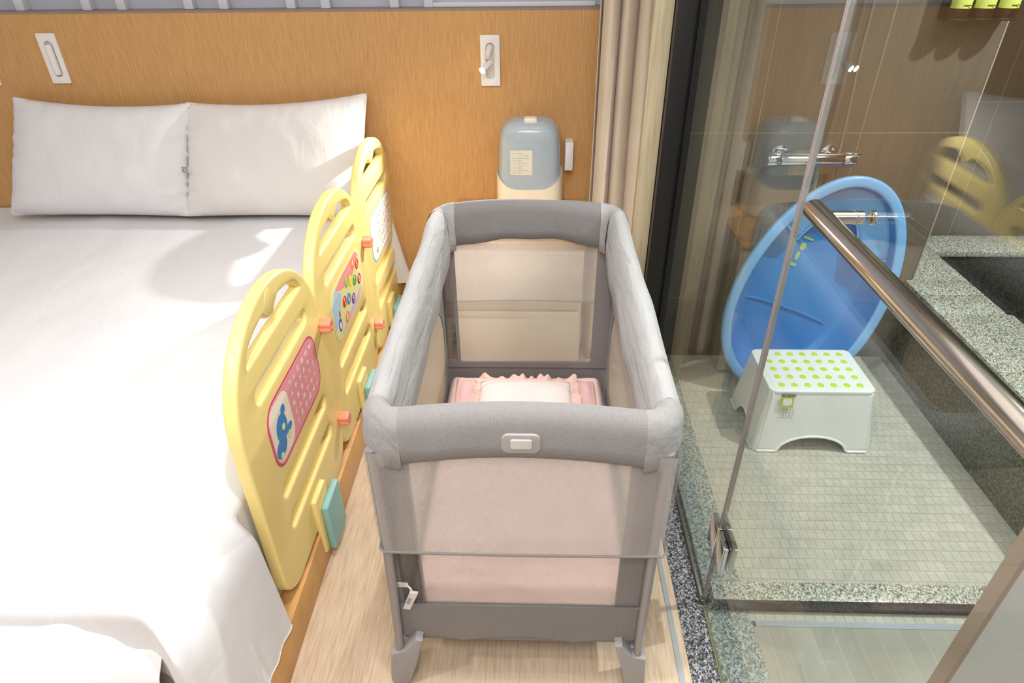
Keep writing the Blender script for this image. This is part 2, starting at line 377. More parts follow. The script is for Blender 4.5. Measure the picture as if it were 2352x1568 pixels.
# slats above the headboard
k = 0
places = ['above the left sconce', 'right of the left sconce', 'above the left pillow', 'above the left pillow, right of its pair', 'above the gap between the pillows', 'above the right pillow', 'above the right pillow, right of its pair',
          'above the right pillow corner', 'above the shadow beside the right pillow', 'nearest the lit sconce']
for i, x in enumerate([-1.8905, -1.7475, -1.516, -1.3965, -1.165, -1.046, -.817, -.70, -.468, -.354]):
    o = MB().box((x-.015,YW+.035,ZT+.0005),(x+.015,YW+.0695,2.38), .001).build('wall_slat', M['slat'])
    tag(o, 'white vertical slat standing on the headboard top, ' + ['cut by the left picture edge', 'second from the left edge', 'third from the left, first of the second pair', 'fourth from the left, closing the second pair', 'fifth from the left, over the pillow gap',
        'sixth from the left, over the right pillow', 'seventh from the left', 'eighth from the left, above the right pillow corner', 'ninth from the left, right of the pillow', 'last one on the right'][i], 'slat', 'white vertical slats above the headboard')
o = MB().box((-.34,YW+.04,ZT+.0005),(.2,YW+.0695,ZT+.014), .001).build('ledge_strip', M['slat'])
tag(o, 'pale horizontal strip on top of the headboard beside the curtain', 'strip')

# black post, wooden jamb, curtain
o = MB().box((.372,1.90,0),(XG+.004,1.955,2.39), .002).box((XG-.006,1.885,.0035),(XG+.012,1.90,2.39), .001).build('trim_7', M['black']); struct(o)
o = MB().box((.318,1.94,.0005),(.371,1.975,2.39), .003).build('trim_8', M['trimwood']); struct(o)
cur = thing('curtain', 'beige floor-length curtain gathered beside the black post', 'curtain', (.27, 2.1, 0))
def cfold(u, v):
    z = 2.36*(1-v)+.012
    n = 3.3; ph = u*n*2*math.pi
    a = .040*(1+.25*math.sin(3*v+u*4))
    x = .185+.165*u+.010*math.sin(ph*1+1)+ (1-sm(z/.9))*.022*(u-.2)
    y = 2.12+ a*math.sin(ph)*.8 - .06*u + .012*math.sin(ph*.5+v*3)
    return Vector((x, y, z))
m = MB(); m.grid(cfold, 130, 40); cu_o = m.build('cloth', M['curtain'], cur)
md = cu_o.modifiers.new('s', 'SOLIDIFY'); md.thickness = .002
m = MB(); m.tube([(cfold(1, t/20) + Vector((.002,-.003,0))) for t in range(21)], .0035, 8); m.build('side_hem', plain('curtain_pale_hem', (206,212,204), .8), cur)

# partition at the lower right
pt = thing('partition_panel', 'white panel with pinkish-brown edging in the lower right corner', 'panel', (1.0,.5,0))
MB().box((.556,.489,.001),(1.5,.508,2.38)).build('board', M['panel_w'], pt, smooth=False)
MB().box((.549,.4885,.001),(.556,.5085,2.38)).build('edging', M['panel_e'], pt, smooth=False)

# ------------------------------------------------------------------ bath ledge
ld = thing('bath_ledge', 'grey granite built-in bathtub ledge along the right of the shower', 'bathtub', (1.45, 1.8, 0))
ZL = .335
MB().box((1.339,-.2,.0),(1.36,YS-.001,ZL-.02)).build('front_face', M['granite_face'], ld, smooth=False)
m = MB(); m.box((1.335,2.0,ZL-.02),(1.552,YS-.001,ZL), .0015); m.box((1.3615,YS-.001,ZL-.02),(1.552,2.495,ZL), .0015); m.build('rear_slab', M['granite_l'], ld)
m = MB(); m.box((1.335,1.87,ZL-.02),(1.552,1.994,ZL), .0015); m.box((1.335,-.2,ZL-.02),(1.568,1.87,ZL), .0015); m.build('front_slab', M['granite_l'], ld)
MB().box((1.338,1.994,ZL-.02),(1.552,2.0,ZL-.004)).build('joint', M['rubber'], ld, smooth=False)
MB().box((1.552,2.34,ZL-.02),(2.299,2.495,ZL), .0015).build('end_slab', M['granite_l'], ld)
m = MB(); m.box((1.5,-.2,.0),(1.54,2.35,ZL-.021)); m.box((1.54,2.35,0),(2.299,2.4,ZL-.021)); m.box((1.54,-.2,0),(2.299,2.35,.03)); m.build('basin', M['granite_in'], ld, smooth=False)
m = MB(); m.cyl((1.3389,2.062,.125),(1.325,2.062,.125),.022,28,.003); m.build('overflow_cover', M['rubber'], ld)

# ------------------------------------------------------------------ glass
gl = thing('glass_screen', 'fixed clear glass shower screen beside the travel cot, behind its pinkish vertical edge', 'glass screen', (XG, 1.45, 0))
MB().box((XG-.004,1.022,.004),(XG+.004,1.899,2.38)).build('pane', M['glass'], gl, smooth=False)
m = MB(); m.box((XG-.011,1.006,.0025),(XG-.0042,1.885,.020), .001); m.box((XG+.0042,1.006,.0025),(XG+.009,1.885,.014), .001); m.build('floor_channel', M['darkchan'], gl)
m = MB(); m.box((XG-.0045,1.0165,.021),(XG+.0045,1.0215,2.38), .001); m.build('edge_strip', M['seal'], gl)
gd = thing('glass_door', 'clear glass shower door with a long tubular handle, nearest the camera', 'glass door', (XG, .6, 0))
MB().box((XG-.004,.30,.008),(XG+.004,1.010,2.38)).build('pane', M['glass'], gd, smooth=False)
m = MB(); m.box((XG-.0045,1.0105,.021),(XG+.0045,1.0155,2.38), .001); m.build('edge_strip', M['seal'], gd)
m = MB(); m.box((XG-.006,.30,.003),(XG+.003,1.004,.0078), .001); m.build('bottom_seal', plain('greenish_seal', (130,128,96), .4), gd)
hg = None
for s, a, b in ((0, .941, .994), (1, .997, 1.047)):
    m = MB(); z0, z1 = .205, .292
    m.box((XG-.016,a,z0),(XG-.0042,b,z1), .002); m.box((XG+.0042,a,z0),(XG+.016,b,z1), .002)
    m.build('hinge_plate', M['chrome'], gd)
hx = .377; hz = 1.112
hd = MB().cyl((hx,.845,hz),(hx,.20,hz+.004),.0135,32,.003).build('handle', M['steel'], gd)
for y in (.812, .25):
    st = MB().cyl((hx+.012,y,hz),(XG-.0045,y,hz),.0085,24).cyl((XG-.016,y,hz),(XG-.0125,y,hz),.0092,24,.001).cyl((XG+.0045,y,hz),(XG+.012,y,hz),.0095,24,.002).build('standoff', M['steel'], gd)

# ------------------------------------------------------------------ bed
bed = thing('bed', 'low orange oak platform bed with its side board showing along the floor', 'bed', (-1.7, 1.5, 0))
MB().box((-2.9,.34,.0),(-.541,YW-.002,.112), .002).build('side_board', M['oak_bed'], bed)
MB().box((-2.88,.66,.1125),(-.62,YW-.004,.40), .05, 4).build('mattress', M['cotton2'], bed)
# duvet
def Ye(x):    # where the duvet breaks over the foot
    t = sm((x+.68)/.16)
    return .640 - .070*t + .006*math.sin(x*9)
def duvet_pt(u, v):
    # u across 0 (left) .. 1 (over the right side), v 0 (wall) .. 1 (over the foot)
    L = 2.27; r = .13; s = u*(L+.42)
    x0 = -2.9
    xe = -.69
    a = x0+s
    def bend(d, r):
        q = r*math.pi/2
        if d <= 0: return d, 0
        if d < q: return r*math.sin(d/r), r*(1-math.cos(d/r))
        return r+ (d-q)*.06, r+(d-q)
    dx, zx = bend(a-xe, r)
    ye = Ye(min(a, -.56))+.022
    b = YW-.008 - v*(YW-.008-ye+.19)
    dy, zy = bend(ye-b, .03)
    x = xe+dx; y = ye-dy
    top = .5
    k = 1
    z = top - math.hypot(zx, zy)
    z = max(z, .1135)
    # wrinkles and puff
    w = noise.noise(Vector((x*3.1, y*3.3, 1)))*.010 + noise.noise(Vector((x*9, y*7, 4)))*.003
    edge = sm((x+.95)/.35)*sm((1.15-y)/.5)
    w += edge*(.016*noise.noise(Vector((x*13+y*6, y*9, 3)))+.008*noise.noise(Vector((x*30, y*24, 7))))
    n = Vector((zx*8, -zy*8, max(.15, 1-(zx+zy)*6))).normalized()
    p = Vector((x, y, z)) + n*w
    if y > 1.8: p.z -= 0
    if p.x > -.588 and .86 < y: p.x = -.588
    if y > 2.3: pass
    p.z = max(p.z, .114)
    return p
m = MB(); m.grid(duvet_pt, 230, 170)
dv = thing('duvet', 'white duvet spread over the whole bed beneath the pillows', 'duvet', (-1.7,1.5,.45))
d1 = m.build('cover', M['cotton'], dv, angle=180)
# lower foot tier
def foot_pt(u, v):
    x = -2.88 + u*(2.88-.635)
    t = v
    ang = t*math.pi*.95
    yb = .635 - .125*math.sin(ang)**.8*(1+.25*noise.noise(Vector((x*4, t*2, 2)))) - .02*t
    z = .462 - .32*(1-math.cos(ang))/2
    fl = .014*noise.noise(Vector((x*5, t*4, 8)))+.006*noise.noise(Vector((x*14, t*9, 3)))
    c = sm((x+.80)/.17)
    yb += c*.07; z -= c*.06*(1-t)
    return Vector((x - c*.0, yb-fl*1.5, z+fl))
m = MB(); m.grid(foot_pt, 150, 40); m.build('foot_fold', M['cotton2'], dv, angle=180)
# duvet corner beside the wall, outside the guards
def wallcorner(u, v):
    z = .505-.24*v
    x = -.60 + (.075+.065*v)*math.sin(u*math.pi/2)
    y = YW-.01-.075*u*(1-.2*v)
    return Vector((x, y, z+.004*math.sin(u*14)))
m = MB()
def wc(u, v):
    z = .50-.30*sm(v); w = .02+.085*v
    x = -.585 + w*math.sin(u*math.pi); y = YW-.008-.03+ .03*math.cos(u*math.pi)
    return Vector((x, y, z))
m.grid(wc, 24, 16); m.build('wall_side_fold', M['cotton2'], dv, angle=180)

# pillows
def pillow(name, label, TL, TR, BL, BR, thick, mat, sag=.022, seed=0, group=None, edge=.02):
    t = thing(name, label, 'pillow', tuple((Vector(BL)+Vector(BR))/2), group)
    TL, TR, BL, BR = map(Vector, (TL, TR, BL, BR))
    nrm = (TR-TL).cross(BL-TL).normalized()
    if nrm.y > 0: nrm = -nrm
    def f(sgn):
        def g(u, v):
            a, b = u*2-1, v*2-1
            p = (TL*(1-u)+TR*u)*(1-v)+(BL*(1-u)+BR*u)*v
            xd = (TR-TL).normalized(); zd = (TL-BL).normalized()
            p = p - zd*(-b)*sag*(1-a*a)*(1 if b < 0 else .25)*abs(b)**2 - xd*a*sag*.35*(1-b*b)*a*a
            prof = (max(0, 1-a**4)*max(0, 1-b**4))**.62
            prof *= (.75+.25*(v if sgn > 0 else 1))
            w = noise.noise(Vector((a*1.6+seed, b*1.6, 2)))*.008*prof + noise.noise(Vector((a*5+seed, b*2.5, 5)))*.0035
            w += .006*noise.noise(Vector((a*4+b*3+seed, b*10, 1)))*sm((abs(a)-.55)/.4)
            return p + nrm*(sgn*thick*.5*prof*(1 if sgn > 0 else .5) + w*(1 if sgn > 0 else .2))
        return g
    m = MB(); m.grid(f(1), 60, 44); m.grid(f(-1), 60, 44)
    bmesh.ops.remove_doubles(m.bm, verts=m.bm.verts, dist=.0015)
    m.build('case', mat, t, angle=80)
    return t
pillow('pillow', 'white pillow propped on the headboard, left of the two', (-1.835,2.335,.925), (-1.20,2.325,.905), (-1.955,2.235,.522), (-1.27,2.235,.520), .15, M['cotton'], seed=1, group='bed pillows')
pr = pillow('pillow', 'white pillow propped on the headboard behind the guard rail, right of the two', (-1.222,2.335,.905), (-.575,2.33,.935), (-1.285,2.235,.520), (-.62,2.235,.520), .15, M['cotton2'], seed=5, group='bed pillows')
tg = join_meshes('fabric_tag', [(curve_mesh([rrect(-.011,-.011,.011,.011,.002)], .0003, mapping=lambda v: Vector((-1.236+v.x, 2.226-v.z, .70+v.y))), M['paper']),
     (curve_mesh([rrect(-.0095,-.0095,.0095,.0095,.003), rrect(-.0080,-.0080,.0080,.0080,.002)], .0004, mapping=lambda v: Vector((-1.236+v.x, 2.2252-v.z, .70+v.y))), M['bottle']),
     (curve_mesh([circ(0,0,.0055), circ(0,0,.0038)], .0004, mapping=lambda v: Vector((-1.236+v.x, 2.2252-v.z, .70+v.y))), M['bottle'])], pr)

# ------------------------------------------------------------------ guard panels
XP = -.545; TH = .030
def guard(y0, label, kind):
    t = thing('bed_guard_panel', label, 'bed guard', (XP-.015, y0+.25, .135), 'yellow bed guard panels')
    w = .496; yc = y0+.25
    def outline():
        p = []
        for k in range(33):     # arch
            a = math.pi*k/32; p.append((yc+w/2*math.cos(a)*(1 if abs(math.cos(a)) < 1 else 1), .575+.238*math.sin(a)**.85))
        for k in range(9):      # bottom left
            a = math.pi+math.pi/2*k/8; p.append((yc-w/2+.075+.075*math.cos(a), .205+.07*math.sin(a)))
        for k in range(9):
            a = 1.5*math.pi+math.pi/2*k/8; p.append((yc+w/2-.075+.075*math.cos(a), .205+.07*math.sin(a)))
        return p
    # D-shaped top hole with a bite for the boss
    h1 = []
    y_l, y_r, zb = y0+.085, y0+.432, .715
    for k in range(5): a = -math.pi/2+ math.pi/2*k/4; h1.append((y_r-.008+.008*math.cos(a), zb+.008+.008*math.sin(a)))
    for k in range(1, 24):
        a = math.pi*k/24
        y = yc+.004+.170*math.cos(a); z = .722+.060*math.sin(a)**.8
        d = math.hypot(y-yc, z-.785)
        if d < .030: z = .785-math.sqrt(max(0, .030**2-(y-yc)**2))
        h1.append((y, z))
    for k in range(5): a = math.pi+math.pi/2*k/4; h1.append((y_l+.008+.008*math.cos(a), zb+.008+.008*math.sin(a)))
    h2 = rrect(y0+.083,.622,y0+.432,.672,.0245)
    h3 = rrect(y0+.086,.354,y0+.440,.408,.026)
    h4 = rrect(y0+.086,.258,y0+.440,.312,.026)
    mp = YZ(XP-TH/2)
    me1 = curve_mesh([outline(), h1, h2, h3, h4], TH/2-.008, .008, 3, mp)
    me2 = curve_mesh([rrect(y0+.06,.235,y0+.46,.435,.03)], .003, 0, 0, YZ(XP-TH+.008))
    body = join_meshes('panel', [(me1, M['yellow']), (me2, M['yellow'])], t)
    for p in body.data.polygons: p.use_smooth = True
    body.data.set_sharp_from_angle(angle=math.radians(40))
    # louvre lips below each opening
    for z in (.694, .333, .236):
        pass
    m = MB(); m.cyl((XP-.002,yc,.785),(XP+.001,yc,.785),.026,28,.0012); m.build('boss', M['yellow'], t)
    # foot bracket and teal clamp
    MB().box((XP-.004,y0+.205,.045),(XP+.012,y0+.290,.232), .005, 3).build('bracket', M['yellow'], t)
    MB().box((XP+.0125,y0+.222,.040),(XP+.031,y0+.330,.195), .006, 3).build('clamp_block', M['teal'], t)
    # sticker
    ly0, ly1, lz0, lz1 = y0+.098, y0+.435, .432, .600
    X1 = XP+.0004
    base, rim, inner = {'pink': ('magenta','magenta','softpink'), 'num': ('paleyel','lav','paleyel'), 'abc': ('ltblue','ltblue','white')}[kind]
    parts = [(curve_mesh([rrect(ly0,lz0,ly1,lz1,.05)], .0003, mapping=YZ(X1)), COL[base]),
             (curve_mesh([rrect(ly0+.006,lz0+.006,ly1-.006,lz1-.006,.044)], .0003, mapping=YZ(X1+.0004)), COL[inner])]
    st = join_meshes('sticker', parts, t)
    X2 = X1+.0008
    if kind == 'pink':
        join_meshes('picture', [
            (curve_mesh([rrect(ly0+.010,lz0+.012,ly0+.125,lz1-.012,.035)], .0002, mapping=YZ(X1+.0007)), COL['palecream']),
            (curve_mesh([circ(ly0+.062,lz0+.085,.030,24,.034)], .0003, mapping=YZ(X2+.0004)), COL['elephant']),
            (curve_mesh([circ(ly0+.040,lz0+.048,.030,24,.022)], .0003, mapping=YZ(X2+.0006)), COL['elephant']),
            (curve_mesh([circ(ly0+.085,lz0+.118,.012)], .0003, mapping=YZ(X2+.0005)), COL['elephant']),
            (curve_mesh([circ(ly0+.095,lz0+.060,.018,20,.010)], .0003, mapping=YZ(X2+.0005)), COL['elephant']),
            (curve_mesh([circ(ly0+.070,lz0+.082,.008)], .0003, mapping=YZ(X2+.0010)), COL['paleyel']),
            (curve_mesh([circ(ly0+.090,lz0+.046,.008)], .0003, mapping=YZ(X2+.0010)), COL['paleyel']),
            (curve_mesh([circ(ly0+.033,lz0+.030,.008)], .0003, mapping=YZ(X2+.0010)), COL['paleyel'])], st)
        rows = ['ㄱㄴㄷㄹㅁㅂ', 'ㅅㅇㅈㅊㅋ', 'ㅌㅍㅎㅏㅑㅓ', 'ㅕㅗㅛㅜㅠㅡ', 'ㅣㅐㅔㅘㅝㅢ']
        ms = []
        for r, tx in enumerate(rows):
            for c, ch in enumerate(tx):
                ms.append((text_mesh(ch, .021, (lambda yy, zz: lambda v: Vector((X2+v.z, yy+v.x, zz+v.y)))(ly0+.150+c*.030, lz1-.030-r*.027)), COL['white']))
        join_meshes('lettering', ms, st)
    elif kind == 'num':
        join_meshes('picture', [
            (curve_mesh([[(ly0+.03,lz0+.15),(ly0+.12,lz1-.007),(ly1-.05,lz1-.007),(ly1-.02,lz1-.03),(ly0+.20,lz0+.10)]], .0002, mapping=YZ(X1+.0007)), COL['pink']),
            (curve_mesh([[(ly0+.007,lz0+.05),(ly0+.007,lz0+.12),(ly0+.05,lz1-.012),(ly0+.10,lz1-.05),(ly0+.05,lz0+.05)]], .0002, mapping=YZ(X1+.0009)), COL['skyblue']),
            (curve_mesh([[(ly0+.05,lz0+.008),(ly1-.08,lz0+.008),(ly1-.03,lz0+.04),(ly0+.10,lz0+.03)]], .0002, mapping=YZ(X1+.0009)), COL['lav']),
            (curve_mesh([circ(ly0+.050,lz0+.045,.014,20,.020)], .0003, mapping=YZ(X2+.0006)), COL['navy']),
            (curve_mesh([circ(ly0+.050,lz0+.042,.008,20,.011)], .0003, mapping=YZ(X2+.0010)), COL['white']),
            (curve_mesh([circ(ly0+.058,lz0+.076,.004,12,.010)], .0003, mapping=YZ(X2+.0010)), COL['red'])], st)
        dots = [('4','orange',.248,.140),('5','red',.290,.118),('0','lime',.165,.122),('3','yellow',.203,.105),('7','green',.243,.086),('8','crimson',.292,.066),
                ('1','red',.118,.082),('6','blue',.160,.068),('9','purple',.205,.044),('8','orange',.120,.030)]
        for tx, cl, dy, dz in dots:
            join_meshes('number_dot', [(curve_mesh([circ(ly0+dy,lz0+dz,.0185,24,.0165)], .0003, mapping=YZ(X2+.0005)), COL[cl]),
                (text_mesh(tx, .031, (lambda yy, zz: lambda v: Vector((X2+.001+v.z, yy+v.x, zz+v.y)))(ly0+dy, lz0+dz)), COL['white'])], st)
    else:
        ms = []; cs = ['dark', 'red', 'navy', 'orange', 'green', 'crimson']
        abc = 'ABCDEFGHIJKLMNOPQRSTUVWXYZABCDEFGHIJ'
        for i in range(35):
            r, c = divmod(i, 7)
            col = M['dark_txt'] if i % 6 == 0 else COL[cs[i % 6]]
            ms.append((text_mesh(abc[i], .026, (lambda yy, zz: lambda v: Vector((X2+v.z, yy+v.x, zz+v.y)))(ly0+.125+c*.030, lz1-.032-r*.027)), col))
        join_meshes('lettering', ms, st)
        join_meshes('picture', [(curve_mesh([circ(ly0+.070,lz0+.085,.030,24,.028)], .0002, mapping=YZ(X1+.0007)), COL['palecream']),
            (curve_mesh([[(ly0+.065+.016*math.cos(math.radians(90+36*q))*(1 if q % 2 == 0 else .5), lz0+.034+.016*math.sin(math.radians(90+36*q))*(1 if q % 2 == 0 else .5)) for q in range(10)]], .0003, mapping=YZ(X2)), COL['orange'])], st)
    return t
g1 = guard(.905, 'yellow plastic bed guard panel with the pink sticker, nearest the camera', 'pink')
g2 = guard(1.405, 'yellow plastic bed guard panel with coloured number dots, middle of the three', 'num')
g3 = guard(1.903, 'yellow plastic bed guard panel with the blue-edged letter sticker, nearest the headboard', 'abc')
def knob(parent, y, z):
    m = MB()
    def f(u, v):
        a = u*2*math.pi; r = .0185*(1+.13*math.cos(5*a))
        prof = [(0,.0), (.8,.0), (1,.004), (1,.024), (.9,.030), (.5,.031), (0,.028)]
        i = v*(len(prof)-1); k = min(int(i), len(prof)-2); q = i-k
        rr = prof[k][0]*(1-q)+prof[k+1][0]*q; h = prof[k][1]*(1-q)+prof[k+1][1]*q
        return Vector((XP-.001+h, y+rr*r*math.cos(a), z+rr*r*math.sin(a)))
    m.grid(f, 40, 19, cu=True); o = m.build('connector_knob', M['coral'], parent, angle=50)
knob(g1, 1.405, .568); knob(g1, 1.407, .256); knob(g2, 1.903, .572); knob(g2, 1.905, .262)

# ------------------------------------------------------------------ travel cot
cot = thing('travel_cot', 'grey padded travel cot with net windows standing between bed and shower', 'travel cot', (-.02, 1.25, 0))
X0, X1c, Y0, Y1 = -.262, .230, .815, 1.705       # rail centre line
RC = .045
def zrail(x, y, base=.738):
    base = .729+.004*(y-.815)/.89
    b = 0
    if y < .9: b = .020*math.cos((x+.02)/.24*math.pi/2) if abs(x+.02) < .24 else 0
    elif y > 1.62: b = .016*math.cos((x+.02)/.24*math.pi/2) if abs(x+.02) < .24 else 0
    return base+b
def sweep(points, normals, prof, name, mat, wav=0, bottom=0, part=cot, seed=0):
    m = MB(); nP = len(prof)
    def f(u, v):
        i = u*(len(points)-1); k = min(int(i), len(points)-2); q = i-k
        p = points[k].lerp(points[k+1], q); n = normals[k].lerp(normals[k+1], q).normalized()
        j = int(round(v*(nP-1))) if v < 1 else nP-1
        pn, pz = prof[j]
        low = max(0, -pz-.02)/.1
        w = wav*noise.noise(Vector((p.x*9+seed, p.y*7, pz*12+pn*20)))
        zz = zrail(p.x, p.y)+pz + low*bottom*math.sin(u*math.pi) + low*wav*.9*math.sin(u*17+seed)*(1 if wav > .003 else 0)
        return Vector((p.x+n.x*(pn+w), p.y+n.y*(pn+w), zz+w*.5))
    m.grid(f, max(12, len(points)*6 if len(points) > 3 else 60), nP)
    return m.build(name, mat, part, angle=75)
def profile(din, dout, r=.030, n=12, inw=.034, outw=.030):
    p = [(-inw+.004, -din), (-inw, -din*.97)]
    p += [(-inw-.003, -din*.5)]
    for k in range(n+1):
        a = math.pi-math.pi*k/n; p.append((math.cos(a)*(inw if math.cos(a) < 0 else outw), .004+math.sin(a)*.040))
    p += [(outw+.003, -dout*.4), (outw+.001, -dout*.97), (outw-.003, -dout)]
    return p
V3 = lambda x, y: Vector((x, y, 0))
def seg(a, b, n=8): return [V3(*a).lerp(V3(*b), i/n) for i in range(n+1)]
ns = 8
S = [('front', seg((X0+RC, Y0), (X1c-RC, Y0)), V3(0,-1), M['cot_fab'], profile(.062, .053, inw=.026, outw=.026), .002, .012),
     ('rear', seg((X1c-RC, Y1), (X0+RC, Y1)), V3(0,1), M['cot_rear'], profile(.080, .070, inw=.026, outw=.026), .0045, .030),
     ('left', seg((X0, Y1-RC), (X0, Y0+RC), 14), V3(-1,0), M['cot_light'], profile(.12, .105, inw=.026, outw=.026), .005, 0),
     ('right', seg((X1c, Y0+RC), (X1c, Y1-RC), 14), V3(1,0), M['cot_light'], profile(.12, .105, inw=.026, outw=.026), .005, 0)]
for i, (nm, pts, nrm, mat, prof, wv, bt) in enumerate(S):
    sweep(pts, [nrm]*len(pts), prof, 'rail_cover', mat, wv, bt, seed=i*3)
for cx, cy, a0 in ((X0+RC, Y0+RC, 180), (X1c-RC, Y0+RC, 270), (X1c-RC, Y1-RC, 0), (X0+RC, Y1-RC, 90)):
    pts, nn = [], []
    for k in range(9):
        a = math.radians(a0+90*k/8); nn.append(V3(math.cos(a), math.sin(a))); pts.append(V3(cx+RC*math.cos(a), cy+RC*math.sin(a)))
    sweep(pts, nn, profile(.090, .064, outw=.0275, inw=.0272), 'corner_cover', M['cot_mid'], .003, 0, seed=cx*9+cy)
# skirt (outer net)
OX0, OX1, OY0, OY1 = X0-.021, X1c+.021, Y0-.0225, Y1+.0225
def skirt_side(a, b, mat, n):
    m = MB()
    def f(u, v):
        p = V3(*a).lerp(V3(*b), u); z = .700-.250*v
        bow = .006*math.sin(u*math.pi)*v + .002*noise.noise(Vector((u*12, v*4, n)))
        o = Vector((b[1]-a[1], -(b[0]-a[0]), 0)).normalized()
        return Vector((p.x, p.y, z-.004*math.sin(u*math.pi)*(-1)*v))+o*(bow)
    m.grid(f, 40, 12); m.build('outer_net', mat, cot, angle=180)
skirt_side((OX0+.01, OY0), (OX1-.01, OY0), M['skirt'], 1)
skirt_side((OX1-.01, OY1), (OX0+.01, OY1), M['skirt'], 2)
skirt_side((OX0, OY1-.01), (OX0, OY0+.01), M['skirt_side'], 3)
skirt_side((OX1, OY0+.01), (OX1, OY1-.01), M['skirt_side'], 4)
hem = []
for x0, y0, x1, y1 in ((OX0+.008,OY0,OX1-.008,OY0),(OX1,OY0+.008,OX1,OY1-.008),(OX1-.008,OY1,OX0+.008,OY1),(OX0,OY1-.008,OX0,OY0+.008)):
    for k in range(13):
        t = k/12; nb = .006*math.sin(t*math.pi)
        ox = (y1-y0); oy = -(x1-x0); l = math.hypot(ox, oy)
        hem.append((x0+(x1-x0)*t+ox/l*nb, y0+(y1-y0)*t+oy/l*nb, .453+.004*math.sin(t*math.pi)))
MB().tube(hem, .0028, 8, closed=True).build('net_hem', M['cot_dark'], cot)
# inner panels with windows
def panel_loops(front):
    if front: return [rrect(-.272,.25,.230,.70,.004), rrect(-.213,.262,.172,.692,.006), rrect(-.257,.270,-.222,.685,.006)]
    return [rrect(-.274,.235,.238,.72,.004), rrect(-.226,.255,.184,.712,.006), rrect(-.268,.262,-.236,.70,.006)]
link('end_panel', curve_mesh(panel_loops(True), .0015, 0, 0, XZ(.822)), M['cot_dark'], cot, smooth=False)
link('end_panel', curve_mesh(panel_loops(False), .0015, 0, 0, XZ(1.692)), M['cot_dark'], cot, smooth=False)
def netpane(mapping, lp, mat, nm='window_net'): link(nm, curve_mesh([lp], .0003, 0, 0, mapping), mat, cot, smooth=False)
netpane(XZ(.8195), rrect(-.215,.260,.174,.695,.006), M['net'])
netpane(XZ(1.6945), rrect(-.228,.253,.186,.715,.006), M['net'])
M['net_grey'] = net('grey_strip_net', (120,116,112), .62, .0026, .1, .1)
netpane(XZ(.8185), rrect(-.259,.268,-.220,.687,.006), M['net_grey'], 'strip_net')
netpane(XZ(1.6955), rrect(-.270,.260,-.234,.702,.006), M['net_grey'], 'strip_net')
# lower band with a scalloped edge
def band(x0, x1):
    top = [(x1,.2625),(x0,.2625)]
    bot = []
    for k in range(41):
        t = k/40; x = x0+(x1-x0)*t
        z = .192 + .014*abs(math.sin(t*math.pi*1.5+math.pi*.25*0))*1
        z = -.045+((.186+.016*math.sin((x+.14)/.229*math.pi)) if -.14 <= x <= .089 else (.186+.012*sm((-.14-x)/.06) if x < -.14 else .186+.010*sm((x-.089)/.06)))
        bot.append((x, z))
    return top+bot
link('lower_band', curve_mesh([band(-.273,.232)], .002, 0, 0, XZ(.816)), M['cot_dark'], cot, smooth=False)
link('lower_band', curve_mesh([rrect(-.273,.10,.236,.256,.003)], .002, 0, 0, XZ(1.698)), M['cot_dark'], cot, smooth=False)
def oval(cy, cz, a, b, n=48, p=2.4, zmin=.2):
    out = []
    for k in range(n):
        t = 2*math.pi*k/n; c, s = math.cos(t), math.sin(t)
        out.append((cy+a*math.copysign(abs(c)**(2/p), c), max(zmin, cz+b*math.copysign(abs(s)**(2/p), s))))
    return out
for X, nm in ((X0-.008, 'l'), (X1c+.008, 'r')):
    link('side_panel', curve_mesh([rrect(.825,.12,1.69,.72,.004), oval(1.27,.34,.40,.225)], .0015, 0, 0, YZ(X)), M['cot_dark'], cot, smooth=False)
    link('side_window_net', curve_mesh([oval(1.27,.34,.403,.228)], .0003, 0, 0, YZ(X+(.002 if nm == 'r' else -.002))), M['net_side'], cot, smooth=False)
# legs and feet
for sx, sy in ((-1,0),(1,0),(-1,1),(1,1)):
    cx = -.270 if sx < 0 else .228
    y = .806 if sy == 0 else 1.714
    xb = -.282 if sx < 0 else .230
    MB().tube([(cx,y,.70),(cx-.001*sx*-1,y,.45),(xb,y,.07)], .0095, 16).build('leg', M['tube'], cot)
    # foot: tapered shell
    if sx < 0: lp = [(-.296,.112),(-.268,.124),(-.240,.166),(-.232,.164),(-.250,.08),(-.270,.008),(-.285,.001),(-.303,.004),(-.306,.018)]
    else: lp = [(.244,.112),(.216,.122),(.192,.160),(.184,.158),(.202,.08),(.216,.006),(.226,.001),(.246,.004),(.250,.018)]
    link('foot', curve_mesh([lp], .022, .004, 2, XZ(y+(.012 if sy == 0 else -.012))), M['foot'], cot)
MB().box((-.266,.8185,.135),(.226,1.696,.172), .003).build('base_board', M['cot_dark'], cot)
# badge
bd = link('badge', curve_mesh([rrect(-.047,.716,.013,.752,.010)], .001, .002, 2, XZ(.7865)), M['badge2'], cot)
link('badge_face', curve_mesh([rrect(-.033,.726,0.000,.744,.003)], .001, .001, 2, XZ(.783)), M['badge'], bd)
